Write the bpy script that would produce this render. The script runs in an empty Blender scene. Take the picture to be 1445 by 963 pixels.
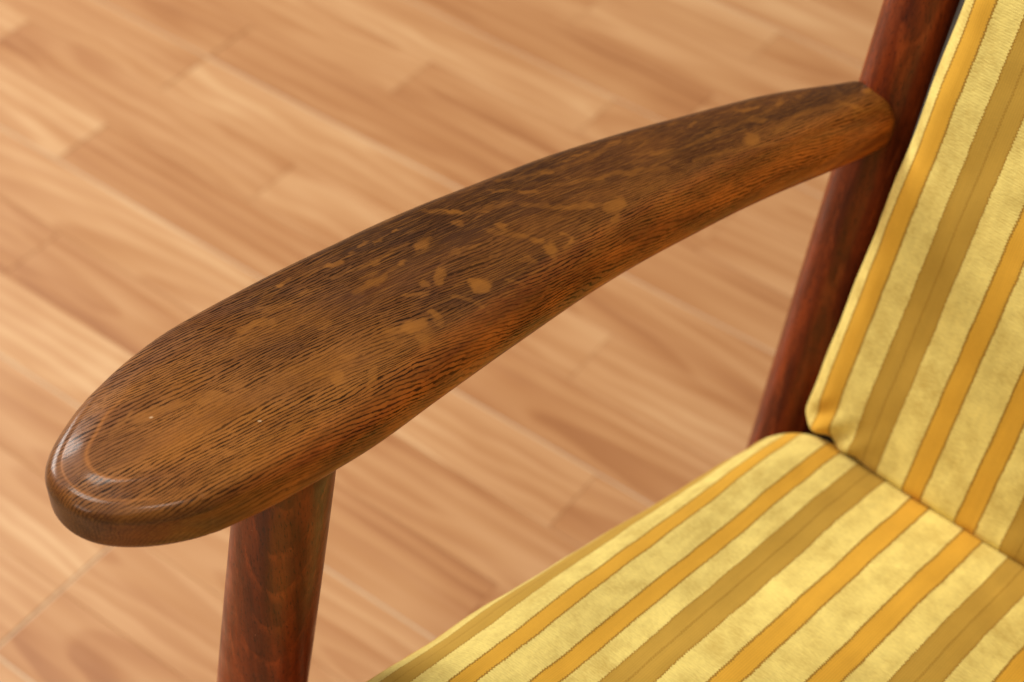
import bpy, math
import numpy as np
from mathutils import Matrix, Vector

scene = bpy.context.scene
R = math.radians

# ------------------------------------------------------------------ camera
PITCH, ROLL, YAW = R(46.935), R(3.0), R(39.0)
CAM = np.array([0.0, 0.0, 1.018])
right0 = np.array([math.cos(YAW), math.sin(YAW), 0]); fwd0 = np.array([-math.sin(YAW), math.cos(YAW), 0]); zup = np.array([0, 0, 1.0])
fwd = fwd0 * math.cos(PITCH) - zup * math.sin(PITCH)
up0 = fwd0 * math.sin(PITCH) + zup * math.cos(PITCH)
rgt = right0 * math.cos(ROLL) + up0 * math.sin(ROLL)
upv = -right0 * math.sin(ROLL) + up0 * math.cos(ROLL)
cd = bpy.data.cameras.new('camera'); cam = bpy.data.objects.new('camera', cd); scene.collection.objects.link(cam)
cam.matrix_world = Matrix(((rgt[0], upv[0], -fwd[0], CAM[0]), (rgt[1], upv[1], -fwd[1], CAM[1]), (rgt[2], upv[2], -fwd[2], CAM[2]), (0, 0, 0, 1)))
cd.sensor_width = 36.0; cd.lens = 2380.56 / 1445 * 36.0
cd.clip_start = 0.02; cd.clip_end = 100
cd.dof.use_dof = True; cd.dof.focus_distance = 0.645; cd.dof.aperture_fstop = 8.6; cd.dof.aperture_blades = 0
scene.camera = cam

# ------------------------------------------------------------------ light
world = bpy.data.worlds.new('World'); scene.world = world; world.use_nodes = True
bg = world.node_tree.nodes['Background']; bg.inputs[0].default_value = (1.0, 0.88, 0.76, 1); bg.inputs[1].default_value = 0.22

def area(name, loc, target, sx, sy, power, col):
    l = bpy.data.lights.new(name, 'AREA'); l.shape = 'RECTANGLE'; l.size = sx; l.size_y = sy; l.energy = power; l.color = col
    o = bpy.data.objects.new(name, l); scene.collection.objects.link(o); o.location = loc
    o.rotation_euler = (Vector(target) - Vector(loc)).to_track_quat('-Z', 'Y').to_euler()
    return o
area('window_light', (-4.7, 0.15, 2.75), (-0.3, 0.35, 0.4), 2.0, 1.7, 262, (1.0, 0.95, 0.88))
area('front_window_light', (-0.75, -2.3, 1.75), (-0.3, 0.35, 0.4), 0.9, 0.8, 12, (1.0, 0.95, 0.88))
area('ceiling_light', (-0.3, -1.2, 3.2), (0.0, 0.55, 0.0), 3.0, 3.0, 40, (1.0, 0.93, 0.83))
area('ceiling_lamp_light', (-0.05, -0.1, 2.70), (-0.33, 0.25, 0.5), 0.40, 0.40, 7, (1.0, 0.93, 0.83))
area('ceiling_lamp_light', (-1.62, 0.42, 2.85), (-0.33, 0.25, 0.5), 0.6, 0.45, 17, (1.0, 0.93, 0.83))
vs = scene.view_settings
scene.display_settings.display_device = 'sRGB'
vs.view_transform = 'Standard'; vs.look = 'None'; vs.exposure = 0.0; vs.gamma = 1.0; vs.use_curve_mapping = False

# ------------------------------------------------------------------ node helpers
def lin(r, g, b):
    f = lambda c: (c / 255 / 12.92) if c / 255 <= 0.04045 else ((c / 255 + 0.055) / 1.055) ** 2.4
    return (f(r), f(g), f(b), 1.0)

class Mat:
    def __init__(self, name):
        self.m = bpy.data.materials.new(name); self.m.use_nodes = True
        self.t = self.m.node_tree; self.b = self.t.nodes['Principled BSDF']
    def put(self, sock, v):
        if isinstance(v, bpy.types.NodeSocket): self.t.links.new(v, sock)
        elif v is not None: sock.default_value = v
    def node(self, typ, **kw):
        n = self.t.nodes.new(typ)
        for k, v in kw.items(): setattr(n, k, v)
        return n
    def math(self, op, a, b=None, c=None, clamp=False):
        n = self.node('ShaderNodeMath', operation=op, use_clamp=clamp)
        for i, v in enumerate((a, b, c)): self.put(n.inputs[i], v) if v is not None else None
        return n.outputs[0]
    def vmath(self, op, a, b=None):
        n = self.node('ShaderNodeVectorMath', operation=op)
        self.put(n.inputs[0], a)
        if b is not None: self.put(n.inputs[1], b)
        return n.outputs['Value'] if op == 'DOT_PRODUCT' else n.outputs[0]
    def noise(self, vec, scale=1.0, detail=2.0, rough=0.5, dist=0.0):
        n = self.node('ShaderNodeTexNoise'); self.put(n.inputs['Vector'], vec)
        n.inputs['Scale'].default_value = scale; n.inputs['Detail'].default_value = detail
        n.inputs['Roughness'].default_value = rough; n.inputs['Distortion'].default_value = dist
        return n.outputs['Fac']
    def comb(self, x, y, z):
        n = self.node('ShaderNodeCombineXYZ')
        for i, v in enumerate((x, y, z)): self.put(n.inputs[i], v)
        return n.outputs[0]
    def sep(self, v):
        n = self.node('ShaderNodeSeparateXYZ'); self.put(n.inputs[0], v); return n.outputs
    def step(self, v, lo, hi, a=0.0, b=1.0):
        n = self.node('ShaderNodeMapRange', interpolation_type='SMOOTHSTEP')
        self.put(n.inputs[0], v)
        for i, x in enumerate((lo, hi, a, b)): self.put(n.inputs[i + 1], x)
        return n.outputs[0]
    def mix(self, f, a, b, mode='MIX'):
        n = self.node('ShaderNodeMix', data_type='RGBA', blend_type=mode)
        self.put(n.inputs[0], f); self.put(n.inputs[6], a); self.put(n.inputs[7], b)
        return n.outputs[2]
    def ramp(self, f, stops, interp='LINEAR'):
        n = self.node('ShaderNodeValToRGB'); cr = n.color_ramp; cr.interpolation = interp
        while len(cr.elements) < len(stops): cr.elements.new(0.5)
        for e, (p, c) in zip(cr.elements, stops): e.position = p; e.color = c
        self.put(n.inputs[0], f); return n.outputs[0]
    def attr(self, name, typ='GEOMETRY'):
        n = self.node('ShaderNodeAttribute', attribute_name=name, attribute_type=typ); return n.outputs['Fac']
    def bump(self, h, dist, strength=1.0, nrm=None):
        n = self.node('ShaderNodeBump'); n.inputs['Strength'].default_value = strength; n.inputs['Distance'].default_value = dist
        self.put(n.inputs['Height'], h)
        if nrm is not None: self.put(n.inputs['Normal'], nrm)
        return n.outputs[0]
    def objco(self): return self.node('ShaderNodeTexCoord').outputs['Object']
    def out(self, **kw):
        for k, v in kw.items(): self.put(self.b.inputs[k.replace('_', ' ')], v)
        return self.m

# ------------------------------------------------------------------ materials
def oak_material():
    M = Mat('fumed_oak')
    P = M.objco()
    g = R(13.0)                                            # grain direction across the chair
    p = M.vmath('DOT_PRODUCT', P, (math.cos(g), -math.sin(g), 0)); q = M.vmath('DOT_PRODUCT', P, (math.sin(g), math.cos(g), 0))
    z = M.sep(P)[2]
    fleck = M.attr('fleck'); side = M.attr('side'); ring = M.attr('ring'); gold = M.attr('gold'); nick = M.attr('nick'); cal = M.attr('calm')
    # annual rings: planes nearly upright, bent by slow noise
    w1 = M.noise(M.comb(M.math('MULTIPLY', p, 45), M.math('MULTIPLY', q, 9), M.math('MULTIPLY', z, 45)), 1, 2, .5)
    w2 = M.noise(M.comb(M.math('MULTIPLY', p, 260), M.math('MULTIPLY', q, 60), M.math('MULTIPLY', z, 260)), 1, 2, .5)
    w3 = M.noise(M.comb(M.math('MULTIPLY', p, 900), M.math('MULTIPLY', q, 210), M.math('MULTIPLY', z, 900)), 1, 1, .5)
    u = M.math('MULTIPLY_ADD', M.attr('wrap'), 0.8, p)
    u = M.math('MULTIPLY_ADD', w1, 0.012, u); u = M.math('MULTIPLY_ADD', w2, 0.0016, u); u = M.math('MULTIPLY_ADD', w3, 0.0007, u)
    fr = M.math('FRACT', M.math('DIVIDE', u, 0.00132))
    tri = M.math('ABSOLUTE', M.math('SUBTRACT', fr, 0.5))                       # 0 at a pore row
    # pores come as dashes
    dash = M.noise(M.comb(M.math('MULTIPLY', u, 1100), M.math('MULTIPLY', q, 190), 0.0), 1, 3, .62)
    wid = M.step(dash, .30, .66, .02, .31)
    line = M.math('SUBTRACT', 1.0, M.step(tri, M.math('MULTIPLY', wid, .45), M.math('ADD', wid, .05)))
    fine = M.step(M.noise(M.comb(M.math('MULTIPLY', p, 2600), M.math('MULTIPLY', q, 130), M.math('MULTIPLY', z, 1500)), 1, 2, .6), .56, .68)
    line = M.math('MAXIMUM', line, M.math('MULTIPLY', fine, .55))
    patch = M.step(M.noise(M.comb(M.math('MULTIPLY', p, 60), M.math('MULTIPLY', q, 14), M.math('MULTIPLY', z, 60)), 1, 3, .55), .34, .60, .50, 1.0)
    amt = M.math('MULTIPLY', patch, M.math('SUBTRACT', 1.0, M.math('MULTIPLY', cal, .66)))
    hair = M.noise(M.comb(M.math('MULTIPLY', p, 1500), M.math('MULTIPLY', q, 50), M.math('MULTIPLY', z, 1500)), 1, 2, .6)
    streak = M.noise(M.comb(M.math('MULTIPLY', p, 520), M.math('MULTIPLY', q, 90), M.math('MULTIPLY', z, 520)), 1, 3, .6)
    fl = M.math('ADD', fleck, M.math('MULTIPLY', M.math('SUBTRACT', streak, .5), M.math('MULTIPLY', M.step(fleck, 0, .3), 1.1)))
    fl = M.step(fl, .08, 1.0)
    # many small natural rays beside the big ones
    ry = M.noise(M.comb(M.math('MULTIPLY', p, 190), M.math('MULTIPLY', q, 60), M.math('MULTIPLY', z, 190)), 1, 2, .5, .6)
    small = M.math('MULTIPLY', M.step(ry, .66, .74), .35)
    fl = M.math('MAXIMUM', fl, small)
    fl = M.math('MULTIPLY', fl, M.math('SUBTRACT', 1.0, M.math('MULTIPLY', side, .85)))
    line = M.math('MULTIPLY', M.math('MULTIPLY', line, amt), M.math('SUBTRACT', 1.0, M.math('MULTIPLY', fl, .9)))
    # ground colour
    tone = M.noise(M.comb(M.math('MULTIPLY', p, 38), M.math('MULTIPLY', q, 9), M.math('MULTIPLY', z, 38)), 1, 4, .6)
    dark = M.mix(M.step(tone, .35, .65), lin(57, 31, 12), lin(86, 48, 19))
    golden = M.mix(M.step(tone, .35, .65), lin(114, 63, 19), lin(158, 98, 33))
    base = M.mix(gold, dark, golden)
    orange = M.mix(M.step(M.noise(M.comb(M.math('MULTIPLY', p, 70), M.math('MULTIPLY', q, 30), M.math('MULTIPLY', z, 120)), 1, 4, .6), .35, .68), lin(132, 64, 18), lin(190, 101, 32))
    base = M.mix(side, base, orange)
    base = M.mix(M.step(hair, .4, .75, 0, .40), base, lin(150, 96, 36))
    col = M.mix(M.math('MULTIPLY', fl, M.step(streak, .25, .75, .95, .45)), base, M.mix(w2, lin(120, 72, 23), lin(164, 105, 38)))
    col = M.mix(M.math('MULTIPLY', line, .93), col, lin(26, 14, 7))
    # coarse dark pores on the flat-sawn flank
    cp = M.noise(M.comb(M.math('MULTIPLY', p, 170), M.math('MULTIPLY', q, 42), M.math('MULTIPLY', z, 330)), 1, 4, .68)
    col = M.mix(M.math('MULTIPLY', M.math('MULTIPLY', M.step(cp, .57, .70), side), .45), col, lin(44, 22, 9))
    col = M.mix(M.math('MULTIPLY', ring, .65), col, lin(184, 116, 54))
    col = M.mix(nick, col, lin(220, 190, 150))
    rough = M.step(M.noise(M.vmath('SCALE', P) if False else P, 60, 4, .6), .3, .7, .34, .50)
    h = M.math('SUBTRACT', M.math('MULTIPLY', M.noise(P, 420, 3, .6), .35), line)
    nb = M.bump(h, 0.00005, .7)
    dry = M.math('SUBTRACT', 1.0, M.math('MULTIPLY', line, .85))
    return M.out(Base_Color=col, Roughness=rough, Normal=nb, Coat_Weight=.22, Coat_Roughness=.12, Specular_IOR_Level=M.math('MULTIPLY', dry, .14))

def stained_material():
    M = Mat('red_stained_wood')
    P = M.objco(); x, y, z = M.sep(P)
    fig = M.attr('figure')                                 # metres across the ring planes, stored per vertex
    w = M.noise(M.comb(M.math('MULTIPLY', x, 40), M.math('MULTIPLY', y, 40), M.math('MULTIPLY', z, 9)), 1, 3, .55)
    w2 = M.noise(M.comb(M.math('MULTIPLY', x, 200), M.math('MULTIPLY', y, 200), M.math('MULTIPLY', z, 45)), 1, 3, .6)
    u = M.math('MULTIPLY_ADD', w, .007, fig); u = M.math('MULTIPLY_ADD', w2, .0012, u)
    fr = M.math('FRACT', M.math('DIVIDE', u, .0062))
    arc = M.math('MULTIPLY', M.step(fr, .62, .90), M.math('SUBTRACT', 1.0, M.step(fr, .93, .99)))
    mott = M.noise(M.comb(M.math('MULTIPLY', x, 110), M.math('MULTIPLY', y, 110), M.math('MULTIPLY', z, 6)), 1, 5, .65)
    pore = M.noise(M.comb(M.math('MULTIPLY', x, 1300), M.math('MULTIPLY', y, 1300), M.math('MULTIPLY', z, 240)), 1, 3, .65)
    col = M.mix(M.step(mott, .32, .68), lin(82, 31, 11), lin(130, 53, 18))
    col = M.mix(M.math('MULTIPLY', arc, M.step(w2, .42, .64, .0, .36)), col, lin(172, 80, 34))
    col = M.mix(M.math('MULTIPLY', M.step(fr, .0, .45, .28, 0), .5), col, lin(52, 17, 9))
    col = M.mix(M.step(pore, .52, .70, 0, .75), col, lin(38, 13, 8))
    spk = M.step(M.noise(P, 330, 2, .5), .765, .80)
    col = M.mix(M.math('MULTIPLY', spk, .7), col, lin(190, 130, 95))
    nb = M.bump(M.math('ADD', M.math('MULTIPLY', pore, -.6), M.math('MULTIPLY', M.noise(P, 90, 3, .6), .8)), .00030, .6)
    rough = M.step(M.noise(P, 45, 4, .6), .3, .7, .30, .46)
    return M.out(Base_Color=col, Roughness=rough, Normal=nb, Coat_Weight=.12, Coat_Roughness=.2, Specular_IOR_Level=.22)

def plank_material(name, joints=False):
    M = Mat(name)
    P = M.objco()
    info = M.node('ShaderNodeObjectInfo')
    tone = M.attr('tone', 'OBJECT')
    off = M.math('MULTIPLY', info.outputs['Random'], 37.0)
    x, y, z = M.sep(P)                                     # x along the strip
    v = M.comb(M.math('ADD', M.math('MULTIPLY', x, 3.2), off), M.math('MULTIPLY', y, 15), off)
    n1 = M.noise(v, 1, 2, .45, 1.0)
    rnd = info.outputs['Random']
    r_ = lambda k: M.math('FRACT', M.math('MULTIPLY', rnd, k))
    y0 = M.math('MULTIPLY_ADD', r_(17.3), .07, -.035); dep = M.math('MULTIPLY_ADD', r_(41.7), .030, .006); slo = M.math('MULTIPLY_ADD', r_(73.1), .26, -.13)
    wy = M.noise(M.comb(M.math('ADD', M.math('MULTIPLY', x, 9), off), M.math('MULTIPLY', y, 30), off), 1, 2, .5)
    yy = M.math('ADD', M.math('SUBTRACT', y, y0), M.math('MULTIPLY_ADD', wy, .018, -.009))
    dz = M.math('MULTIPLY_ADD', x, slo, dep)
    rad = M.math('SQRT', M.math('ADD', M.math('MULTIPLY', yy, yy), M.math('MULTIPLY', dz, dz)))
    ph = M.math('FRACT', M.math('DIVIDE', M.math('MULTIPLY_ADD', wy, .008, rad), .0135))
    contour = M.math('MULTIPLY', M.step(ph, .0, .75, 0, 1), M.math('SUBTRACT', 1.0, M.step(ph, .86, 1.0)))
    v3 = M.comb(M.math('ADD', M.math('MULTIPLY', x, 7), off), M.math('MULTIPLY', y, 150), off)
    n3 = M.noise(v3, 1, 3, .6)
    f = M.math('ADD', M.math('MULTIPLY_ADD', M.math('SUBTRACT', n1, .5), 1.1, .53), M.math('MULTIPLY', M.math('SUBTRACT', .45, contour), .26))
    f = M.math('ADD', f, M.math('MULTIPLY', M.math('SUBTRACT', n3, .5), .34))
    f = M.math('MULTIPLY_ADD', tone, 1.35, f)
    col = M.ramp(f, [(.0, lin(157, 103, 62)), (.25, lin(176, 123, 78)), (.5, lin(188, 138, 92)), (.72, lin(197, 149, 103)), (1., lin(212, 170, 124))])
    nb = M.bump(M.math('ADD', n3, M.math('MULTIPLY', n1, .4)), .0002, .35)
    return M.out(Base_Color=col, Roughness=M.step(n3, .3, .7, .38, .5), Normal=nb, Specular_IOR_Level=.4)

PERIOD = .0862
def fabric_material():
    M = Mat('striped_velvet')
    uvn = M.node('ShaderNodeUVMap', uv_map='fabric').outputs[0]
    u, v, _ = M.sep(uvn)
    P = M.objco()
    wob = M.noise(M.comb(M.math('MULTIPLY', u, 60), M.math('MULTIPLY', v, 60), 0.0), 1, 2, .5)
    u1 = M.math('MULTIPLY_ADD', M.math('SUBTRACT', wob, .5), .0010, u)
    fray = M.noise(M.comb(M.math('MULTIPLY', u, 300), M.math('MULTIPLY', v, 900), 3.0), 1, 2, .6)
    u1 = M.math('MULTIPLY_ADD', M.math('SUBTRACT', fray, .5), .0016, u1)
    stitch = M.math('SINE', M.math('MULTIPLY', v, 2 * math.pi / .0016))
    u1 = M.math('MULTIPLY_ADD', stitch, .00028, u1)
    f = M.math('FRACT', M.math('DIVIDE', u1, PERIOD))
    CREAM, ORANGE, OLIVE, EDGE, FINE = lin(222, 202, 117), lin(207, 157, 52), lin(178, 141, 56), lin(154, 115, 40), lin(160, 122, 42)
    segs = [(0, 'e'), (.0009, 'o'), (.0104, 'e'), (.0113, 'c'), (.0243, 'e'), (.0252, 'l'), (.0327, 'f'), (.0335, 'l'), (.0411, 'e'), (.0420, 'c'),
            (.0568, 'e'), (.0577, 'o'), (.0668, 'e'), (.0677, 'c')]
    cols = dict(c=CREAM, o=ORANGE, l=OLIVE, e=EDGE, f=FINE)
    hts = dict(c=1.0, o=.55, l=.55, e=.0, f=.25); pil = dict(c=1.0, o=.12, l=.2, e=.1, f=.1)
    col = M.ramp(f, [(s / PERIOD, cols[k]) for s, k in segs], 'CONSTANT')
    hgt = M.ramp(f, [(s / PERIOD, (hts[k],) * 3 + (1,)) for s, k in segs], 'CONSTANT')
    pile = M.ramp(f, [(s / PERIOD, (pil[k],) * 3 + (1,)) for s, k in segs], 'CONSTANT')
    U = M.comb(M.math('MULTIPLY', u, 1), v, 0.0)
    m1 = M.noise(U, 95, 4, .62); m2 = M.noise(M.comb(M.math('MULTIPLY', u, 330), M.math('MULTIPLY', v, 900), 0.0), 1, 3, .6); m3 = M.noise(U, 24, 3, .55)
    rib = M.math('SINE', M.math('MULTIPLY', M.math('MULTIPLY_ADD', m1, .0012, v), 2 * math.pi / .00125))
    g = M.math('ADD', M.math('MULTIPLY', M.math('SUBTRACT', m1, .5), .26), M.math('MULTIPLY', M.math('SUBTRACT', m2, .5), .30))
    g = M.math('ADD', g, M.math('MULTIPLY', M.math('SUBTRACT', m3, .5), .42))
    g = M.math('MULTIPLY', g, M.math('MULTIPLY_ADD', pile, .8, .25))
    thr = M.math('MULTIPLY', M.math('SINE', M.math('MULTIPLY', M.math('MULTIPLY_ADD', m2, .0006, u), 2 * math.pi / .00115)), M.math('SUBTRACT', 1.0, pile))
    lengthw = M.noise(M.comb(M.math('MULTIPLY', u, 260), M.math('MULTIPLY', v, 18), 7.0), 1, 3, .6)
    shade = M.math('ADD', M.math('ADD', 1.0, g), M.math('MULTIPLY_ADD', thr, .06, M.math('MULTIPLY', M.math('SUBTRACT', lengthw, .5), .22)))
    tint = M.mix(M.step(g, -.3, .25), lin(214, 168, 62), (1, 1, 1, 1))
    grey = M.comb(shade, shade, shade)
    col2 = M.mix(1.0, col, grey, 'MULTIPLY')
    tint2 = M.mix(M.math('MULTIPLY', pile, M.step(g, .08, -.25, 0, .55)), col2, lin(186, 146, 54))
    h = M.math('ADD', hgt, M.math('MULTIPLY', M.math('MULTIPLY', m2, pile), .7))
    h = M.math('ADD', h, M.math('MULTIPLY', M.math('MULTIPLY', rib, .06), pile))
    nb = M.bump(h, .00055, .75)
    return M.out(Base_Color=tint2, Roughness=.82, Normal=nb, Sheen_Weight=.28, Sheen_Roughness=.35, Sheen_Tint=lin(255, 232, 150), Specular_IOR_Level=.2)

def plain_material(name, c, rough):
    M = Mat(name); P = M.objco()
    col = M.mix(M.noise(P, 300, 3, .6), c, tuple(v * .6 for v in c[:3]) + (1,))
    return M.out(Base_Color=col, Roughness=rough)

OAK, STAIN, PLANK, FABRIC = oak_material(), stained_material(), plank_material('laminate_strip'), fabric_material()
BASE = plain_material('floor_joint', lin(222, 192, 156), .6)
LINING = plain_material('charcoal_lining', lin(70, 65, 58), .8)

# ------------------------------------------------------------------ object helpers
def link(o, parent=None):
    scene.collection.objects.link(o)
    if parent is not None: o.parent = parent
    return o
def mesh_obj(name, verts, faces, mat, parent=None, smooth=True, attrs=None, uv=None, origin=(0, 0, 0)):
    v = np.asarray(verts, float) - np.asarray(origin, float)
    me = bpy.data.meshes.new(name); me.from_pydata(v.tolist(), [], faces); me.update()
    if smooth: me.polygons.foreach_set('use_smooth', [True] * len(me.polygons))
    for k, a in (attrs or {}).items():
        at = me.attributes.new(k, 'FLOAT', 'POINT'); at.data.foreach_set('value', np.asarray(a, np.float32))
    if uv is not None:
        l = me.uv_layers.new(name='fabric'); idx = np.zeros(len(me.loops), np.int32); me.loops.foreach_get('vertex_index', idx)
        l.data.foreach_set('uv', np.asarray(uv, np.float32)[idx].ravel())
    me.materials.append(mat)
    o = bpy.data.objects.new(name, me); o.location = origin
    return link(o, parent)
def tag(o, label, cat=None, kind=None, group=None):
    if label: o['label'] = label
    if cat: o['category'] = cat
    if kind: o['kind'] = kind
    if group: o['group'] = group
    return o
def resample(a, n):                                        # smooth Catmull-Rom resampling of rows
    a = np.asarray(a, float); a = a[:, None] if a.ndim == 1 else a
    t = np.linspace(0, len(a) - 1, n); i = np.clip(t.astype(int), 0, len(a) - 2); f = (t - i)[:, None]
    p0, p1, p2, p3 = a[np.maximum(i - 1, 0)], a[i], a[i + 1], a[np.minimum(i + 2, len(a) - 1)]
    return .5 * (2 * p1 + (p2 - p0) * f + (2 * p0 - 5 * p1 + 4 * p2 - p3) * f ** 2 + (3 * p1 - p0 - 3 * p2 + p3) * f ** 3)
rng = np.random.default_rng(7)
def vnoise(p, seed=0):                                     # smooth value noise on an N x 2 array
    r = np.random.default_rng(seed); tab = r.random((64, 64))
    i = np.floor(p).astype(int); f = p - i; f = f * f * (3 - 2 * f)
    a, b = i[:, 0] % 64, i[:, 1] % 64; a1, b1 = (a + 1) % 64, (b + 1) % 64
    return (tab[a, b] * (1 - f[:, 0]) + tab[a1, b] * f[:, 0]) * (1 - f[:, 1]) + (tab[a, b1] * (1 - f[:, 0]) + tab[a1, b1] * f[:, 0]) * f[:, 1]

# ------------------------------------------------------------------ floor
FD = np.array([-0.9960281, -0.08903944]); FN = np.array([-0.08903944, 0.9960281]); C0 = 0.912694; STRIP = .065; SLEN = .346
s = 6.0
floor = mesh_obj('floor', [(-s, -s, -.03), (s, -s, -.03), (s, s, -.03), (-s, s, -.03), (-s, -s, -.0008), (s, -s, -.0008), (s, s, -.0008), (-s, s, -.0008)],
                 [(0, 3, 2, 1), (4, 5, 6, 7), (0, 1, 5, 4), (1, 2, 6, 5), (2, 3, 7, 6), (3, 0, 4, 7)], BASE, smooth=False)
tag(floor, 'pale orange-brown wood strip floor under the chair', None, 'structure')
def plank_mesh(L, W, g=.00006, bev=.0004, h=.004, up_=0.0, dn=0.0, e0=0.0, e1=0.0):
    a, b = L / 2 - g, W / 2 - g
    vs_, fs = [], []
    for (z, d) in ((-h, 0), (-bev, 0), (0, bev)):
        vs_ += [(-a + d + e0, -b + d + dn, z), (a - d - e1, -b + d + dn, z), (a - d - e1, b - d - up_, z), (-a + d + e0, b - d - up_, z)]
    for k in (0, 4):
        for i in range(4): j = (i + 1) % 4; fs.append((k + i, k + j, k + 4 + j, k + 4 + i))
    fs.append((8, 9, 10, 11))
    me = bpy.data.meshes.new('plank'); me.from_pydata(vs_, [], fs); me.update(); me.materials.append(PLANK); return me
SEAM = .0009
PM = {(i, e): plank_mesh(SLEN, STRIP, up_=SEAM if i == 2 else 0, dn=SEAM if i == 0 else 0, e0=SEAM if e == 1 else 0, e1=SEAM if e == -1 else 0) for i in range(3) for e in (-1, 0, 1)}
yaw = math.atan2(FD[1], FD[0])
OUT = {-3: .639, -2: .812, -1: .639, 0: .985, 1: .815, 2: .988, 3: .742, 4: .915, 5: .742, 6: .642, 7: .642, 8: .642, -6: .568, -5: .741, -4: .568}
TONES = {(0, 0): .10, (0, 1): -.10, (2, 1): .20, (2, 0): -.12, (3, 0): .10, (3, 1): .12, (1, 0): .0, (-1, 0): -.08, (-2, 0): -.10, (-3, 0): -.02, (-3, 1): .12, (4, 0): -.10, (7, 0): .06, (8, 0): -.14, (6, 0): .06, (6, 1): -.05,
         (7, 1): .10, (8, 1): .05, (5, 0): -.08, (-6, 0): -.14, (-6, 1): .08, (-5, 0): .03, (-4, 0): .02}
count = 0
for row in range(-15, 17):
    o0 = OUT.get(row, (.31 + .113 * (row // 3) + (.173 if row % 3 == 1 else 0)))
    base = o0 - math.floor((o0 - .60) / SLEN) * SLEN        # first joint at or beyond .60
    for k in range(-5, 4):
        j0 = base + (k) * SLEN                              # strip from j0-SLEN to j0
        mid = j0 - SLEN / 2
        n = C0 - (row + .5) * STRIP
        c = FD * mid + FN * n
        be = (-1 if abs(j0 - .642) < .01 else (1 if abs(j0 - SLEN - .642) < .01 else 0)) if row in (6, 7, 8) else 0
        o = bpy.data.objects.new('plank', PM[(row % 3, be)])
        o.location = (c[0], c[1], rng.uniform(-.0002, .0002)); o.rotation_euler = (0, 0, yaw)
        key = (row, 0 if mid < o0 else 1)
        o['tone'] = float(TONES.get((row, 0 if mid < OUT[row] and mid > OUT[row] - SLEN else (1 if mid > OUT[row] and mid < OUT[row] + SLEN else 9)), rng.uniform(-.15, .13)) if row in OUT else rng.uniform(-.15, .13))
        link(o, floor); count += 1

# ------------------------------------------------------------------ chair frame
CH = np.array([0.0, 0.385, 0.0])
chair = link(bpy.data.objects.new('armchair', None)); chair.location = CH
tag(chair, 'wooden easy chair with dark oak paddle arm and red-brown turned legs', 'armchair')
def part(name, verts, faces, mat, **kw): return mesh_obj(name, np.asarray(verts, float) - CH, faces, mat, chair, **kw)

SP = np.array([[-332.51, 209.6], [-332.43, 219.58], [-332.27, 229.56], [-331.95, 239.54], [-331.41, 249.5], [-330.62, 259.45], [-329.63, 269.38], [-328.52, 279.3], [-327.37, 289.22], [-326.23, 299.14], [-325.12, 309.06], [-324.01, 318.99], [-322.88, 328.91], [-321.71, 338.83], [-320.49, 348.74], [-319.21, 358.65], [-317.87, 368.54], [-316.45, 378.43], [-314.95, 388.3], [-313.35, 398.16], [-311.66, 408.0], [-309.86, 417.82], [-307.96, 427.62], [-305.94, 437.4], [-303.82, 447.16], [-301.59, 456.89], [-299.24, 466.6], [-296.79, 476.28], [-294.24, 485.93], [-291.58, 495.56], [-288.82, 505.15], [-285.98, 514.73], [-283.06, 524.28], [-280.12, 533.82], [-277.21, 543.37], [-274.47, 552.96], [-272.02, 562.61], [-269.91, 572.35], [-268.11, 582.16], [-266.5, 592.0]]) / 1000
WD = np.array([12.0, 12.53, 15.25, 18.1, 20.48, 22.32, 23.52, 24.2, 24.73, 25.28, 25.95, 26.78, 27.73, 28.68, 29.57, 30.56, 31.59, 32.53, 33.36, 33.92, 34.65, 35.56, 36.65, 37.74, 38.7, 39.57, 40.22, 40.66, 41.3, 41.97, 42.48, 42.75, 42.91, 43.05, 43.14, 43.04, 42.17, 40.88, 38.85, 36.39, 35.13, 34.34, 33.95, 34.04, 34.49, 35.04, 35.66, 35.98, 35.63, 34.99, 34.31, 33.34, 32.26, 31.25, 30.22, 29.38, 28.83, 28.52, 28.45, 28.64, 29.16, 30.01, 31.17, 32.89, 36.15, 38.69, 40.49, 41.74, 42.57, 43.09, 43.32, 42.99, 42.3, 41.55, 40.96, 40.4, 39.76, 39.02, 38.22, 37.34, 36.36, 35.32, 34.3, 33.35, 32.44, 31.56, 30.72, 29.95, 29.15, 28.24, 27.16, 26.02, 24.95, 23.94, 22.98, 22.09, 21.3, 20.55, 19.88, 19.38, 19.12, 18.71, 15.86]) / 1000
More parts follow.
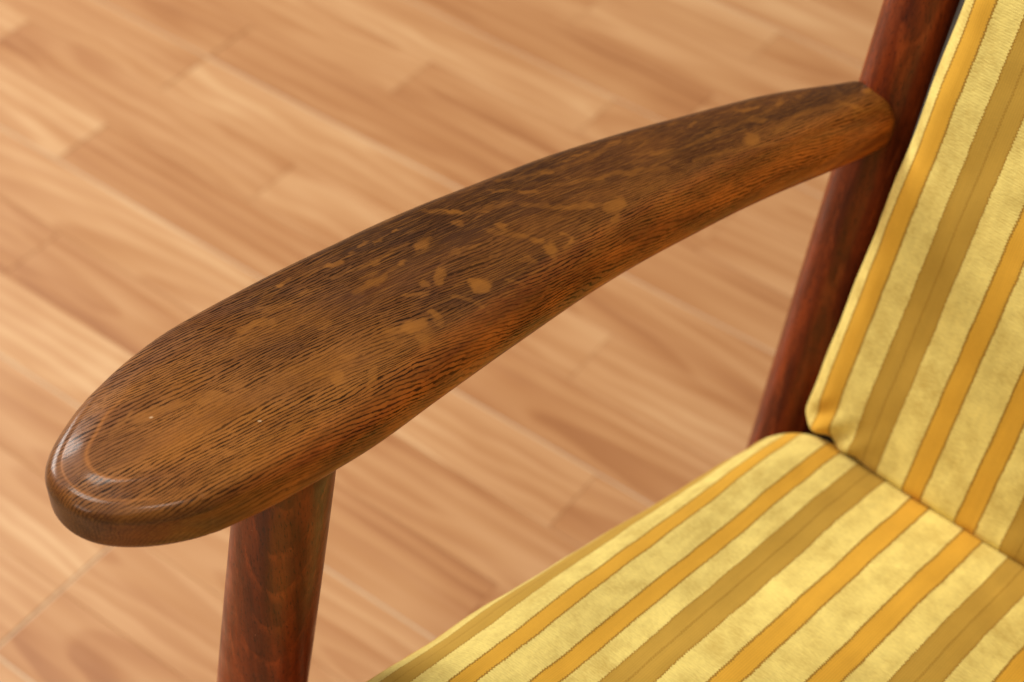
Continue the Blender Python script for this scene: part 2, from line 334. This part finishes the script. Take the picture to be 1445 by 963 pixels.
FLECKS = [[-301.4, 351.0, 4.6, 2.0, 2.3, -3.7, 1.0], [-315.3, 343.4, 2.2, 1.3, 3.2, -4.5, 0.75], [-317.9, 336.4, 1.5, 2.4, 1.8, -1.5, 0.7], [-333.3, 352.0, 0.9, 4.6, 2.7, -1.5, 0.8], [-331.7, 371.5, 1.8, 1.8, 1.4, -1.6, 0.7], [-304.3, 316.9, 2.4, 5.0, 2.7, -1.9, 0.95], [-307.8, 310.9, 3.2, 5.0, 1.4, -1.2, 0.55], [-297.6, 315.6, -1.0, 1.9, 3.7, 1.1, 0.7], [-303.7, 326.9, 4.2, 0.3, 0.9, -2.3, 0.75], [-299.2, 326.0, -0.8, 2.0, 2.7, 0.2, 0.6], [-332.2, 322.5, 1.1, 7.9, 2.0, -0.9, 0.6], [-332.8, 315.4, 1.1, 3.3, 1.9, -1.2, 0.5], [-306.6, 278.2, 3.9, -0.3, 0.8, -3.3, 0.8], [-312.0, 276.0, 1.6, 3.3, 1.2, -0.8, 0.5], [-299.0, 289.3, 1.2, 0.5, 2.8, -4.3, 0.7], [-295.7, 284.2, 0.6, 0.5, 2.4, -2.5, 0.6], [-315.2, 330.3, 4.1, 5.1, 1.1, -1.1, 0.6], [-328.6, 294.1, 0.5, 4.6, 1.6, -0.7, 0.6], [-331.5, 338.8, -0.2, 2.4, 2.0, -0.6, 0.9], [-331.5, 334.8, 0.5, 5.0, 1.4, -0.6, 0.5], [-339.4, 332.2, 0.3, 3.4, 1.4, -0.6, 0.7], [-336.0, 324.4, 0.8, 5.5, 1.7, -0.8, 0.45], [-350.1, 328.0, 0.6, 3.0, 1.0, -0.5, 0.6], [-350.7, 320.0, 1.2, 4.6, 1.0, -0.6, 0.9], [-353.7, 311.0, 0.8, 4.1, 1.4, -0.7, 0.5], [-356.8, 297.1, 0.5, 2.3, 1.4, -0.7, 0.8], [-358.0, 300.8, 1.4, 4.3, 1.0, -0.6, 0.6], [-346.6, 351.3, -0.2, 2.1, 1.1, -0.3, 0.8], [-348.2, 342.0, 0.2, 2.9, 1.1, -0.5, 0.6], [-350.3, 336.5, -0.0, 3.3, 1.1, -0.4, 0.7], [-296.0, 386.9, 3.7, -1.3, 0.2, -3.3, 0.85], [-302.3, 386.0, 1.6, 2.8, 1.5, -1.4, 0.7], [-292.1, 384.9, 0.5, 1.5, 2.9, -2.1, 0.7], [-298.8, 375.8, 2.9, -0.2, 0.5, -1.9, 0.5], [-294.8, 374.6, 0.5, 1.5, 2.9, -2.0, 0.4], [-297.9, 397.2, 2.0, 0.6, 0.6, -1.1, 0.8], [-293.3, 395.7, 0.8, 0.2, 1.9, -3.8, 0.8], [-291.4, 391.6, 1.3, -0.2, 0.5, -2.3, 0.6], [-318.0, 382.3, 2.5, 1.9, 1.3, -1.7, 0.7], [-319.6, 361.6, 2.6, 8.2, 1.7, -1.1, 0.6], [-320.6, 356.4, 1.6, 7.7, 1.3, -0.8, 0.4], [-307.3, 366.8, 0.4, 3.9, 1.3, -0.7, 0.5], [-338.3, 375.4, 4.1, 2.7, 0.7, -0.9, 0.9], [-329.7, 383.4, 3.0, 1.7, 0.5, -0.7, 0.6], [-345.8, 369.1, 0.9, 2.2, 0.9, -0.6, 0.6], [-333.6, 399.2, 3.5, 3.1, 0.7, -0.9, 0.6], [-325.4, 405.8, 3.7, 3.3, 1.1, -1.4, 0.7], [-328.4, 422.0, 1.6, 4.0, 1.0, -0.9, 0.7], [-333.4, 412.0, 2.8, 5.7, 0.9, -0.8, 0.5], [-324.3, 396.5, 9.7, 6.4, 0.8, -1.1, 0.4], [-309.4, 408.7, 7.3, 6.8, 1.1, -1.4, 0.55], [-303.6, 415.4, 5.7, 6.9, 1.5, -1.7, 0.7], [-295.1, 426.8, 1.7, 5.9, 3.4, -2.6, 0.85], [-289.8, 420.6, 1.1, 0.5, 2.6, -4.7, 0.8], [-287.1, 412.6, 1.3, -0.1, 1.5, -5.6, 0.65], [-285.6, 404.8, 1.3, -0.4, 0.6, -4.6, 0.55], [-289.8, 431.0, 1.8, 3.3, 1.9, -1.9, 0.4], [-309.4, 436.6, 2.9, 4.8, 1.3, -1.3, 0.7], [-314.1, 428.2, 3.0, 5.6, 1.3, -1.3, 0.55], [-305.0, 445.4, 5.0, 6.3, 0.9, -1.1, 0.55], [-304.9, 457.5, 2.0, 5.1, 1.0, -1.0, 0.5], [-302.6, 469.4, 3.6, 6.2, 1.2, -1.3, 0.55], [-299.2, 460.1, 0.4, 5.5, 0.9, -0.6, 0.4], [-321.6, 457.5, 1.5, 7.2, 1.1, -0.8, 0.6], [-326.4, 442.2, 2.2, 4.8, 1.0, -1.0, 0.7], [-327.4, 434.8, 0.6, 3.6, 0.9, -0.6, 0.6], [-283.9, 449.9, -0.4, 3.0, 1.0, -0.3, 0.8], [-282.2, 440.3, 1.7, -0.5, 0.5, -3.7, 0.6], [-281.9, 506.5, 2.2, 4.3, 3.7, -4.2, 0.85], [-274.1, 509.0, 2.3, 6.2, 1.4, -1.4, 0.6], [-284.1, 514.1, 1.7, 1.9, 2.1, -3.1, 0.4], [-295.1, 495.6, 1.1, 7.1, 1.3, -1.0, 0.6], [-306.2, 494.9, 0.3, 4.2, 1.3, -0.9, 0.6], [-295.9, 523.2, 3.2, 6.4, 1.1, -1.2, 0.7], [-288.8, 538.7, -0.6, 4.1, 2.3, -0.9, 0.75], [-301.2, 514.7, 3.1, 6.4, 1.1, -1.2, 0.5], [-287.0, 520.4, 3.0, 3.4, 1.1, -1.6, 0.55], [-286.0, 552.0, 1.6, 4.4, 1.5, -1.6, 0.5], [-263.7, 563.3, 3.8, 1.6, 1.0, -2.1, 0.9], [-262.0, 559.5, 1.1, 1.3, 2.1, -3.3, 0.9], [-268.7, 561.0, 3.4, 1.8, 0.8, -1.6, 0.6], [-266.9, 579.3, 1.3, 2.7, 1.7, -2.2, 1.0], [-257.8, 572.7, 2.3, 9.1, 1.3, -1.3, 0.8], [-255.7, 576.8, 1.6, 2.4, 1.6, -2.4, 0.7], [-276.1, 565.2, 1.9, 5.3, 1.1, -1.2, 0.4], [-274.7, 546.6, 3.8, 5.8, 1.6, -2.2, 0.3], [-339.9, 227.2, 2.6, 8.3, 2.4, -1.1, 0.8], [-332.6, 241.0, 4.2, 6.3, 2.3, -1.6, 0.75], [-342.8, 218.2, 1.5, 4.8, 2.7, -1.2, 0.75], [-332.6, 249.5, 2.6, 2.5, 1.0, -0.9, 0.5], [-347.3, 211.6, 0.8, 2.1, 1.8, -0.9, 0.7], [-346.1, 206.5, -0.3, 3.7, 2.2, -0.4, 0.55], [-347.4, 215.6, 1.1, 0.2, 1.3, -2.7, 0.8], [-349.4, 274.4, 1.5, 6.8, 2.0, -0.9, 0.75], [-345.5, 280.1, 2.7, 2.6, 1.6, -1.5, 0.6], [-350.2, 265.5, 1.8, 6.3, 1.6, -0.8, 0.5], [-349.9, 286.8, 3.0, 3.7, 1.2, -1.0, 0.5], [-345.4, 293.7, 1.2, 3.7, 1.0, -0.6, 0.5], [-332.4, 294.1, 0.4, 3.5, 1.6, -0.7, 0.4], [-311.7, 288.5, 3.0, 3.6, 1.3, -1.2, 0.5], [-329.9, 250.5, 4.6, 2.6, 1.3, -1.6, 0.5], [-329.6, 244.3, 2.6, 2.4, 1.3, -1.1, 0.4], [-331.1, 253.3, 2.2, 2.1, 1.0, -0.9, 0.4], [-329.9, 240.2, 2.6, 3.1, 1.6, -1.3, 0.3], [-301.9, 257.3, 1.7, 2.5, 1.1, -0.8, 0.5], [-300.7, 252.5, 0.9, 2.4, 1.4, -0.8, 0.5], [-300.8, 249.2, 1.3, 3.4, 0.9, -0.5, 0.4], [-360.2, 216.5, -0.6, 6.0, 0.8, -0.1, 0.6], [-358.0, 210.8, -1.2, 3.9, 0.6, -0.0, 0.6], [-363.6, 227.5, -0.3, 3.9, 0.7, -0.1, 0.4], [-347.2, 301.0, 1.2, 3.8, 0.8, -0.5, 0.4], [-335.7, 360.3, 0.8, 4.4, 1.0, -0.6, 0.35], [-334.4, 380.0, 1.5, 2.6, 0.7, -0.6, 0.3], [-319.6, 376.4, 4.2, 0.7, 0.3, -0.7, 0.4], [-313.2, 379.9, 4.6, 1.3, 0.4, -0.7, 0.4], [-319.0, 314.8, 1.0, 4.6, 1.0, -0.5, 0.35], [-299.4, 300.3, 2.7, 2.5, 1.0, -1.0, 0.3]]
LOOPS = [[[[-347.1, 368.4], [-333.5, 379.0], [-325.1, 395.7], [-309.1, 408.3], [-295.1, 426.8]], 0.83], [[[-295.1, 426.8], [-288.8, 420.3], [-285.7, 410.9], [-283.9, 400.4], [-283.0, 388.2]], 0.83], [[[-319.6, 376.4], [-310.1, 382.9], [-301.9, 386.4], [-295.4, 387.6], [-291.1, 384.2], [-288.9, 377.6]], 0.83], [[[-299.5, 372.8], [-297.0, 376.4], [-293.2, 374.5], [-291.7, 370.2]], 0.69], [[[-297.9, 397.2], [-293.5, 396.8], [-290.0, 391.2], [-289.7, 387.4]], 0.69], [[[-339.7, 403.5], [-328.4, 422.0], [-322.1, 442.6], [-319.9, 459.4]], 0.55], [[[-314.1, 428.2], [-305.0, 445.4], [-294.6, 461.5]], 0.83], [[[-304.3, 456.7], [-297.9, 476.0], [-295.0, 498.1]], 0.69], [[[-307.8, 310.9], [-304.2, 317.6], [-298.7, 318.7], [-294.6, 312.4]], 1.11], [[[-312.0, 276.0], [-306.3, 279.4], [-301.0, 277.8]], 0.83], [[[-284.8, 451.1], [-282.2, 440.3], [-281.3, 424.9], [-279.2, 408.3]], 0.55], [[[-294.0, 491.5], [-291.7, 509.6], [-288.1, 537.8]], 0.55], [[[-296.7, 361.2], [-289.0, 364.9], [-288.6, 370.9]], 0.55], [[[-304.8, 339.3], [-298.6, 342.6], [-289.9, 343.1]], 0.55], [[[-345.0, 314.0], [-340.7, 329.2], [-338.4, 348.8]], 0.55], [[[-277.9, 517.2], [-276.3, 543.1], [-268.4, 560.5]], 0.69], [[[-289.2, 474.5], [-283.1, 492.2], [-275.5, 508.3]], 0.69]]
RING1 = np.array([[-344.1, 210.6], [-349.5, 202.9], [-350.2, 197.8], [-348.0, 193.7], [-344.3, 191.1], [-337.8, 188.6], [-331.9, 188.4], [-325.7, 190.4], [-319.3, 195.1], [-314.6, 200.8]]) / 1000
RING2 = np.array([[-357.7, 195.3], [-354.3, 190.4], [-350.2, 186.5], [-345.6, 183.4], [-339.6, 181.4], [-333.3, 180.9], [-326.4, 182.3], [-319.2, 185.7], [-311.3, 191.4], [-305.6, 197.4], [-298.6, 207.2]]) / 1000

def seg_dist(P, line):
    best = np.full(len(P), 9.0)
    for a, b in zip(line[:-1], line[1:]):
        d = b - a; t = np.clip(((P - a) @ d) / (d @ d), 0, 1); best = np.minimum(best, np.linalg.norm(P - a - t[:, None] * d, axis=1))
    return best

def build_armrest():
    NS0, NA0, NS, NA = len(SP), 25, 470, 120
    S = resample(SP, NS)
    tan = np.gradient(SP, axis=0)
    for _ in range(4): tan[1:-1] = (tan[:-2] + 2 * tan[1:-1] + tan[2:]) / 4
    tan = resample(tan, NS); tan /= np.linalg.norm(tan, axis=1)[:, None]
    left = np.stack([-tan[:, 1], tan[:, 0]], -1)
    W = resample(WD, 4001)[:, 0]; iw = lambda k: np.interp(k, np.linspace(0, len(WD) - 1, 4001), W)
    ribs = []                                              # centre, direction, t, width, inner-ness
    JE = int(.986 * (NS - 1))
    for j in range(JE, 0, -1):
        t = j / (NS - 1); ribs.append((S[j], left[j], t, iw((1 - t) * (NS0 - 1)), -1.0))
    for i in range(NA + 1):
        a = math.pi * i / NA; ribs.append((S[0], left[0] * math.cos(a) - tan[0] * math.sin(a), 0.0, iw(NS0 - 1 + i / NA * (NA0 - 1)), -math.cos(a)))
    for j in range(1, JE + 1):
        t = j / (NS - 1); ribs.append((S[j], -left[j], t, iw(NS0 - 1 + NA0 - 1 + t * (NS0 - 1)), 1.0))
    wid = np.array([r[3] for r in ribs])
    for _ in range(30): wid[1:-1] = (wid[:-2] + 2 * wid[1:-1] + wid[2:]) / 4
    NT, NR = 48, 12
    V, SD, TT, WR = [], [], [], []
    for (c, d, t, _, inn), w in zip(ribs, wid):
        zt = .556 - .020 * t + .006 * math.sin(math.pi * t); th = .0245 + .004 * t; cr = .0016
        en = .0042 * (1 - math.sqrt(max(0.0, 1 - min(1.0, max(0.0, (t - .969) / .0172)) ** 2))); w = w - en; zt -= en; th -= 2 * en
        e = min(1.0, t / .35); inside = max(0.0, inn)
        r = min(.0060 + (.0032 + .0035 * inside) * e, w * .9); b = min(.0062 + .0042 * e, w * .9)
        sl = .16 * (1 - .65 * e)                             # shallow bevel before the crisp rim
        def zs(dd): q_ = max(0.0, .0150 - dd); return -cr * ((w - dd) / w) ** 2 - sl * (math.sqrt(q_ * q_ + 4e-6) - .002)
        ds = []
        for s_ in np.linspace(0, 1, NT, endpoint=False): dd = w + (r - w) * s_; ds.append((dd, zs(dd), 0))
        z0 = zs(r)
        for a in np.linspace(0, math.pi / 2, NR): ds.append((r - r * math.sin(a), z0 - (r - r * math.cos(a)), a / (math.pi / 2)))
        for a in np.linspace(.0, math.pi / 2, NR): ds.append((b - b * math.cos(a), -th + b - b * math.sin(a), 1.0))
        for s_ in np.linspace(.15, 1, 6): ds.append((b + (w - b) * s_, -th, 1.0))
        acc = 0.0; pd, pz = ds[0][0], ds[0][1]
        for dd, z, k in ds:
            acc += math.hypot(dd - pd, z - pz) - abs(dd - pd); pd, pz = dd, z; WR.append(acc * inn)
            V.append((c[0] + d[0] * (w - dd), c[1] + d[1] * (w - dd), zt + z))
            SD.append((k, inn, dd)); TT.append(t)
    V = np.array(V); SD = np.array(SD); TT = np.array(TT); K = NT + 2 * NR + 6; n = len(ribs)
    F = []
    for i in range(n - 1):
        for k in range(K - 1):
            a, b_, c_, d_ = i * K + k, (i + 1) * K + k, (i + 1) * K + k + 1, i * K + k + 1
            F.append((a, d_, c_, b_))
    F.append([i for i in range(K)][::-1] + [(n - 1) * K + k for k in range(K - 1, -1, -1)][::-1])   # end cap inside the post
    P = V[:, :2]
    Pw = P + .0011 * (np.stack([vnoise(P * 260, 3), vnoise(P * 260 + 9, 4)], -1) - .5) * 2 + .0006 * (np.stack([vnoise(P * 900, 5), vnoise(P * 900 + 5, 6)], -1) - .5) * 2
    fleck = np.zeros(len(V))
    for cx, cy, ax, ay, bx, by, st in FLECKS:
        A = np.array([[ax, bx], [ay, by]]) / 1000
        q = (Pw - np.array([cx, cy]) / 1000) @ np.linalg.inv(A).T
        rr = np.abs(q[:, 0]) ** 2.6 + np.abs(q[:, 1]) ** 2.2
        fleck = np.maximum(fleck, .9 * st * np.clip((1.55 - rr) / 1.2, 0, 1))
    for pth, wd in LOOPS:
        fleck = np.maximum(fleck, .46 * np.clip(1.5 - seg_dist((P + Pw) / 2, resample(np.array(pth) / 1000, 16)) / (wd / 1000 * 2.1), 0, 1))
    top = SD[:, 0] < .98
    fleck *= top
    k, inn, dd = SD.T
    # flank: inner side below the shoulder, wider towards the back
    sh = np.clip((k - .15) / .5, 0, 1) * np.clip(inn, 0, 1) ** .5
    sh = np.maximum(sh, np.clip(inn, 0, 1) * np.clip(1 - (dd - .003 - .002 * np.clip(TT * 1.6, 0, 1)) / .010, 0, 1) * .6 * np.clip(TT / .12, 0, 1))
    nose = np.clip(1 - TT / .10, 0, 1)
    side = np.clip(sh * (1 - nose), 0, 1); side = np.maximum(side, (k > .98) * np.clip(inn * 1.5, 0, 1) * (1 - .7 * nose))
    gold = np.clip(1.05 - TT / .31, 0, 1) * .78 + np.clip(inn * (1 - dd / .045), 0, 1) * .45
    gold = np.clip(gold + (vnoise(P * 45, 11) - .5) * .35, 0, 1)
    nosef = np.clip(1 - TT / .06, 0, 1) * np.clip((k - .35) / .5, 0, 1)
    calm = np.clip((TT - .30) / .35, 0, 1) * np.clip(1.0 - np.clip(inn, 0, 1) * np.clip(1 - (dd - .012) / .02, 0, 1) * .8, 0, 1) * .9
    calm = np.maximum(calm, nosef); gold = gold * (1 - .9 * nosef)
    zloc = V[:, 2] - (.556 - .020 * TT + .006 * np.sin(np.pi * TT))
    lim = lambda lo, hi: np.clip((inn - lo) / .12, 0, 1) * np.clip((hi - inn) / .15, 0, 1)
    wob_ = (vnoise(P * 120, 14) - .5) * .0012
    r1 = np.clip(1.3 - np.abs(dd - .0150 + wob_) / .0008, 0, 1) * top * lim(-1.3, .55) * np.clip(1 - TT / .06, 0, 1) * .6
    r2 = np.clip(1.3 - np.abs(dd - .0066 + wob_ * .3) / .00045, 0, 1) * top * lim(-.9, .95) * (TT < .05) * .55
    r3 = np.clip(1 - np.abs(zloc + .0135 + .0015 * (vnoise(P * 60, 8) - .5)) / .0005, 0, 1) * (k > .9) * np.clip(1 - TT / .05, 0, 1) * .3
    calm = np.maximum(calm, np.clip((-zloc - .0125) / .005, 0, 1)); ring = np.maximum(np.maximum(r1, r2), r3)
    nick = np.zeros(len(V))
    for cx, cy, rr in ((-.2807, .2754, .0007), (-.2792, .2757, .0010), (-.3415, .2194, .0005), (-.268, .300, .0008), (-.312, .245, .0004)):
        nick = np.maximum(nick, (np.hypot(P[:, 0] - cx, P[:, 1] - cy) < rr) * top * .8)
    return part('armrest', V, F, OAK, attrs=dict(fleck=fleck, side=side, gold=gold, calm=calm, ring=ring, nick=nick, wrap=WR))
arm = build_armrest()
tag(arm, 'dark fumed oak paddle armrest with pale ray flecks')

def tube(name, a, b, ra, rb, mat, fdir, bulge=0.0, n=64, m=90, spacing_tilt=.24, oval=1.0):
    a, b = np.array(a, float), np.array(b, float); ax = b - a; L = np.linalg.norm(ax); ax /= L
    e1 = np.cross(ax, (1, 0, 0)); e1 /= np.linalg.norm(e1); e2 = np.cross(ax, e1)
    V, FG = [], []
    fd = np.array(fdir, float); fd /= np.linalg.norm(fd)
    for i in range(m + 1):
        s_ = i / m; r = ra + (rb - ra) * s_ + bulge * math.sin(math.pi * s_)
        if i in (0, m): r *= .93
        for k in range(n):
            t = 2 * math.pi * k / n; d = e1 * math.cos(t) + e2 * math.sin(t) * oval
            V.append(a + ax * (L * s_) + d * r); FG.append(d @ fd * r + spacing_tilt * L * s_)
    F = [(i * n + k, i * n + (k + 1) % n, (i + 1) * n + (k + 1) % n, (i + 1) * n + k) for i in range(m) for k in range(n)]
    F.append(list(range(n))[::-1]); F.append([m * n + k for k in range(n)])
    return part(name, V, F, mat, attrs=dict(figure=FG))

LD = np.array([-.105, -.080, -1.0]); LEG_TOP = np.array([-.313, .257, .525]) - LD * .010
leg_bottom = LEG_TOP + LD * .535
leg = tube('front_leg', leg_bottom, LEG_TOP, .0135, .0185, STAIN, (.6, -.6, 0), .0036)
PX = -.262
def post_at(z): return np.array([PX, .5655 + (z - .306) * .139, z])
post = tube('rear_post', post_at(0.0), post_at(.86), .0160, .0160, STAIN, (.3, -.8, 0), .0012, spacing_tilt=.05)
def bar(name, a, b, w, h, mat=None):
    a, b = np.array(a, float), np.array(b, float); ax = b - a; ax /= np.linalg.norm(ax)
    e1 = np.cross(ax, (0, 0, 1)); e1 /= np.linalg.norm(e1); e2 = np.cross(e1, ax)
    V = []; c = min(w, h) * .18
    ring_ = [(-w / 2 + c, -h / 2), (w / 2 - c, -h / 2), (w / 2, -h / 2 + c), (w / 2, h / 2 - c), (w / 2 - c, h / 2), (-w / 2 + c, h / 2), (-w / 2, h / 2 - c), (-w / 2, -h / 2 + c)]
    for p in (a, b): V += [p + e1 * x + e2 * y for x, y in ring_]
    F = [(i, (i + 1) % 8, 8 + (i + 1) % 8, 8 + i) for i in range(8)] + [tuple(range(8))[::-1], tuple(range(8, 16))]
    return part(name, V, F, STAIN, smooth=False, attrs=dict(figure=[0] * 16))
lz = lambda z: LEG_TOP + LD * (.535 - z)
rail = bar('side_rail', lz(.255), post_at(.215), .020, .045)
# the other side of the frame, mirrored
for o in (arm, leg, post, rail):
    c = o.copy(); c.scale = (-1, 1, 1); link(c, chair)
    if 'label' in c: del c['label']
fr_, pr_ = lz(.255), post_at(.215)
bar('front_rail', fr_, fr_ * np.array([-1, 1, 1]), .022, .05)
bar('back_rail', pr_, pr_ * np.array([-1, 1, 1]), .022, .05)
for z in (.40, .52, .64, .76):
    p_ = post_at(z) + np.array([0, .032, 0]); bar('back_slat', p_, p_ * np.array([-1, 1, 1]), .014, .035)
for k in range(5):
    a_ = fr_ + (pr_ - fr_) * (.15 + .17 * k); bar('seat_slat', a_, a_ * np.array([-1, 1, 1]), .04, .012)

# ------------------------------------------------------------------ cushions
def cushion(name, origin, ex, ey, ez, xl, xr, y0, y1, th, rad, dome, uoff, e0, e1, corner, mat, nx=150, ny=170, wr=.0009, seed=1, pinch=0.0, parent=None, stretch=.27):
    """ex across, ey along the stripes, ez out of the visible face; xl, xr callables of y; face at z = 0"""
    V, UV = [], []
    ends = [0.0]
    def endscale(d, r): return 1.0 if d >= r else math.sqrt(max(0.0, 1 - (1 - d / r) ** 2))
    # stations crowd into the rounded ends
    ys = np.concatenate([y0 + e0 * (1 - np.cos(np.linspace(0, math.pi / 2, 16))), np.linspace(y0 + e0, y1 - e1, ny)[1:-1], y1 - e1 * (1 - np.sin(np.linspace(0, math.pi / 2, 16)))])
    hh = th / 2
    for y in ys:
        k = min(endscale(y - y0, e0), endscale(y1 - y, e1)); k = max(k, .02)
        ins = 0.0
        for d in (y - y0, y1 - y):
            if d < corner: ins = max(ins, corner - math.sqrt(max(0, corner ** 2 - (corner - d) ** 2)))
        a, b = xl(y) + ins * .8, xr(y) - ins * .8
        h = hh * k; r = min(rad, h)
        pts = []
        # top from left to right, right side, bottom, left side (closed loop starting at mid left)
        flat = np.linspace(a + r, b - r, nx)
        la = np.linspace(math.pi, math.pi / 2, 20)
        for t in la: pts.append((a + r + r * math.cos(t), h - r + r * math.sin(t)))
        for x in flat[1:-1]: pts.append((x, h))
        for t in np.linspace(math.pi / 2, 0, 20): pts.append((b - r + r * math.cos(t), h - r + r * math.sin(t)))
        for t in np.linspace(0, -math.pi / 2, 10)[1:]: pts.append((b - r + r * math.cos(t), -h + r + r * math.sin(t)))
        for x in np.linspace(b - r, a + r, 12)[1:-1]: pts.append((x, -h))
        for t in np.linspace(-math.pi / 2, -math.pi, 10)[:-1]: pts.append((a + r + r * math.cos(t), -h + r + r * math.sin(t)))
        pts = np.array(pts)
        cxm = (a + b) / 2; hw = (b - a) / 2
        sx = np.clip((pts[:, 0] - cxm) / hw, -1, 1); sy = np.clip(2 * (y - y0) / (y1 - y0) - 1, -1, 1)
        d = dome * (1 - np.abs(sx) ** 2.0) * (1 - abs(sy) ** 3.0)
        up_ = np.clip((pts[:, 1] + hh) / (2 * hh), 0, 1)
        zz = pts[:, 1] + d * (2 * up_ - 1)
        seglen = np.r_[0, np.cumsum(np.hypot(np.diff(pts[:, 0]), np.diff(pts[:, 1])))]
        mid = 20 + nx // 2
        uu = seglen - seglen[mid] + pts[mid, 0]
        uu = uu - stretch * np.maximum(0, -.197 - uu)
        for (x, _), z, u_ in zip(pts, zz, uu):
            V.append((x, y, z)); UV.append((u_ + uoff, y))
    V = np.array(V); n = len(pts); m = len(ys)
    P2 = V[:, :2]
    wrk = (vnoise(P2 * 26, seed) - .5) * 2 * wr * 1.4 + (vnoise(P2 * 70, seed + 1) - .5) * 2 * wr * .7 + (vnoise(P2 * np.array([170, 60]), seed + 2) - .5) * wr * .5
    V[:, 2] += wrk * (V[:, 2] > -hh * .3)
    V[:, 0] += (vnoise(np.stack([V[:, 1] * 34, V[:, 2] * 34], -1), seed + 3) - .5) * wr * 2.0 * np.clip(1 - np.abs(V[:, 0] - np.array([xl(y) for y in V[:, 1]])) / .03, .15, 1)
    if pinch:                                              # soft tuck at the lower left corner
        d2 = np.hypot(V[:, 0] - (xl(y0) + .020), V[:, 1] - (y0 + .012)); g_ = np.exp(-(d2 / .016) ** 2)
        s2 = (V[:, 0] - xl(y0)) * .8 - (V[:, 1] - y0) * .6
        V[:, 2] += pinch * g_ * np.sin(s2 * 420)
        V[:, 2] -= pinch * .8 * g_
    W_ = np.array(origin) + V[:, :1] * np.array(ex) + V[:, 1:2] * np.array(ey) + (V[:, 2:] - hh) * np.array(ez)
    F = [(i * n + k, (i + 1) * n + k, (i + 1) * n + (k + 1) % n, i * n + (k + 1) % n) for i in range(m - 1) for k in range(n)]
    F.append(list(range(n))); F.append([(m - 1) * n + k for k in range(n)][::-1])
    org = np.array(origin) if parent is None else np.zeros(3)
    if parent is not None: W_ = W_ - np.array(parent.location)
    return mesh_obj(name, W_, F, mat, parent, uv=UV, origin=org)

TILT = R(12.0)
so = np.array([0, .522, .370])                             # where seat meets back
sey = np.array([0, math.cos(TILT), -math.sin(TILT)]); sez = np.array([0, math.sin(TILT), math.cos(TILT)])
seat = cushion('seat_cushion', so, (1, 0, 0), sey, sez, lambda y: -.284 + (.284 - .262) * np.clip((y + .28) / .25, -.5, 1.1), lambda y: .27, -.385, .028, .085, .041, .012,
               .2262, .035, .028, .032, FABRIC, seed=2)
tag(seat, 'thick yellow and gold striped velvet seat cushion lying on the chair', 'cushion')
LEAN = R(13.5)
bey = np.array([0, math.sin(LEAN), math.cos(LEAN)]); bez = np.array([0, -math.cos(LEAN), math.sin(LEAN)])
back = cushion('back_cushion', so + np.array([0, 0, 0]), (1, 0, 0), bey, bez, lambda y: -.2398 + .002 * math.sin(y * 9), lambda y: .239, -.0055, .47, .058, .015, .010,
               .2315, .015, .025, .008, FABRIC, seed=21, pinch=.0030, stretch=0.03)
tag(back, 'upright striped velvet back cushion leaning against the rear post', 'cushion')
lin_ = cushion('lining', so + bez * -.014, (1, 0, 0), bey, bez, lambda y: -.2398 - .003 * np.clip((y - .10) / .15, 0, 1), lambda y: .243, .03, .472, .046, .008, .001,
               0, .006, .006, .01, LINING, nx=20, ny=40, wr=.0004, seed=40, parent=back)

# dark cloth stretched under the seat and behind the back, seen only as the black line between the cushions
def panel(name, o, ey, ez, x0, x1, y0, y1, t):
    V = [np.array(o) + np.array((x, 0, 0)) + np.array(ey) * y + np.array(ez) * z for z in (-t, 0) for x, y in ((x0, y0), (x1, y0), (x1, y1), (x0, y1))]
    return part(name, V, [(0, 3, 2, 1), (4, 5, 6, 7), (0, 1, 5, 4), (1, 2, 6, 5), (2, 3, 7, 6), (3, 0, 4, 7)], LINING, smooth=False)
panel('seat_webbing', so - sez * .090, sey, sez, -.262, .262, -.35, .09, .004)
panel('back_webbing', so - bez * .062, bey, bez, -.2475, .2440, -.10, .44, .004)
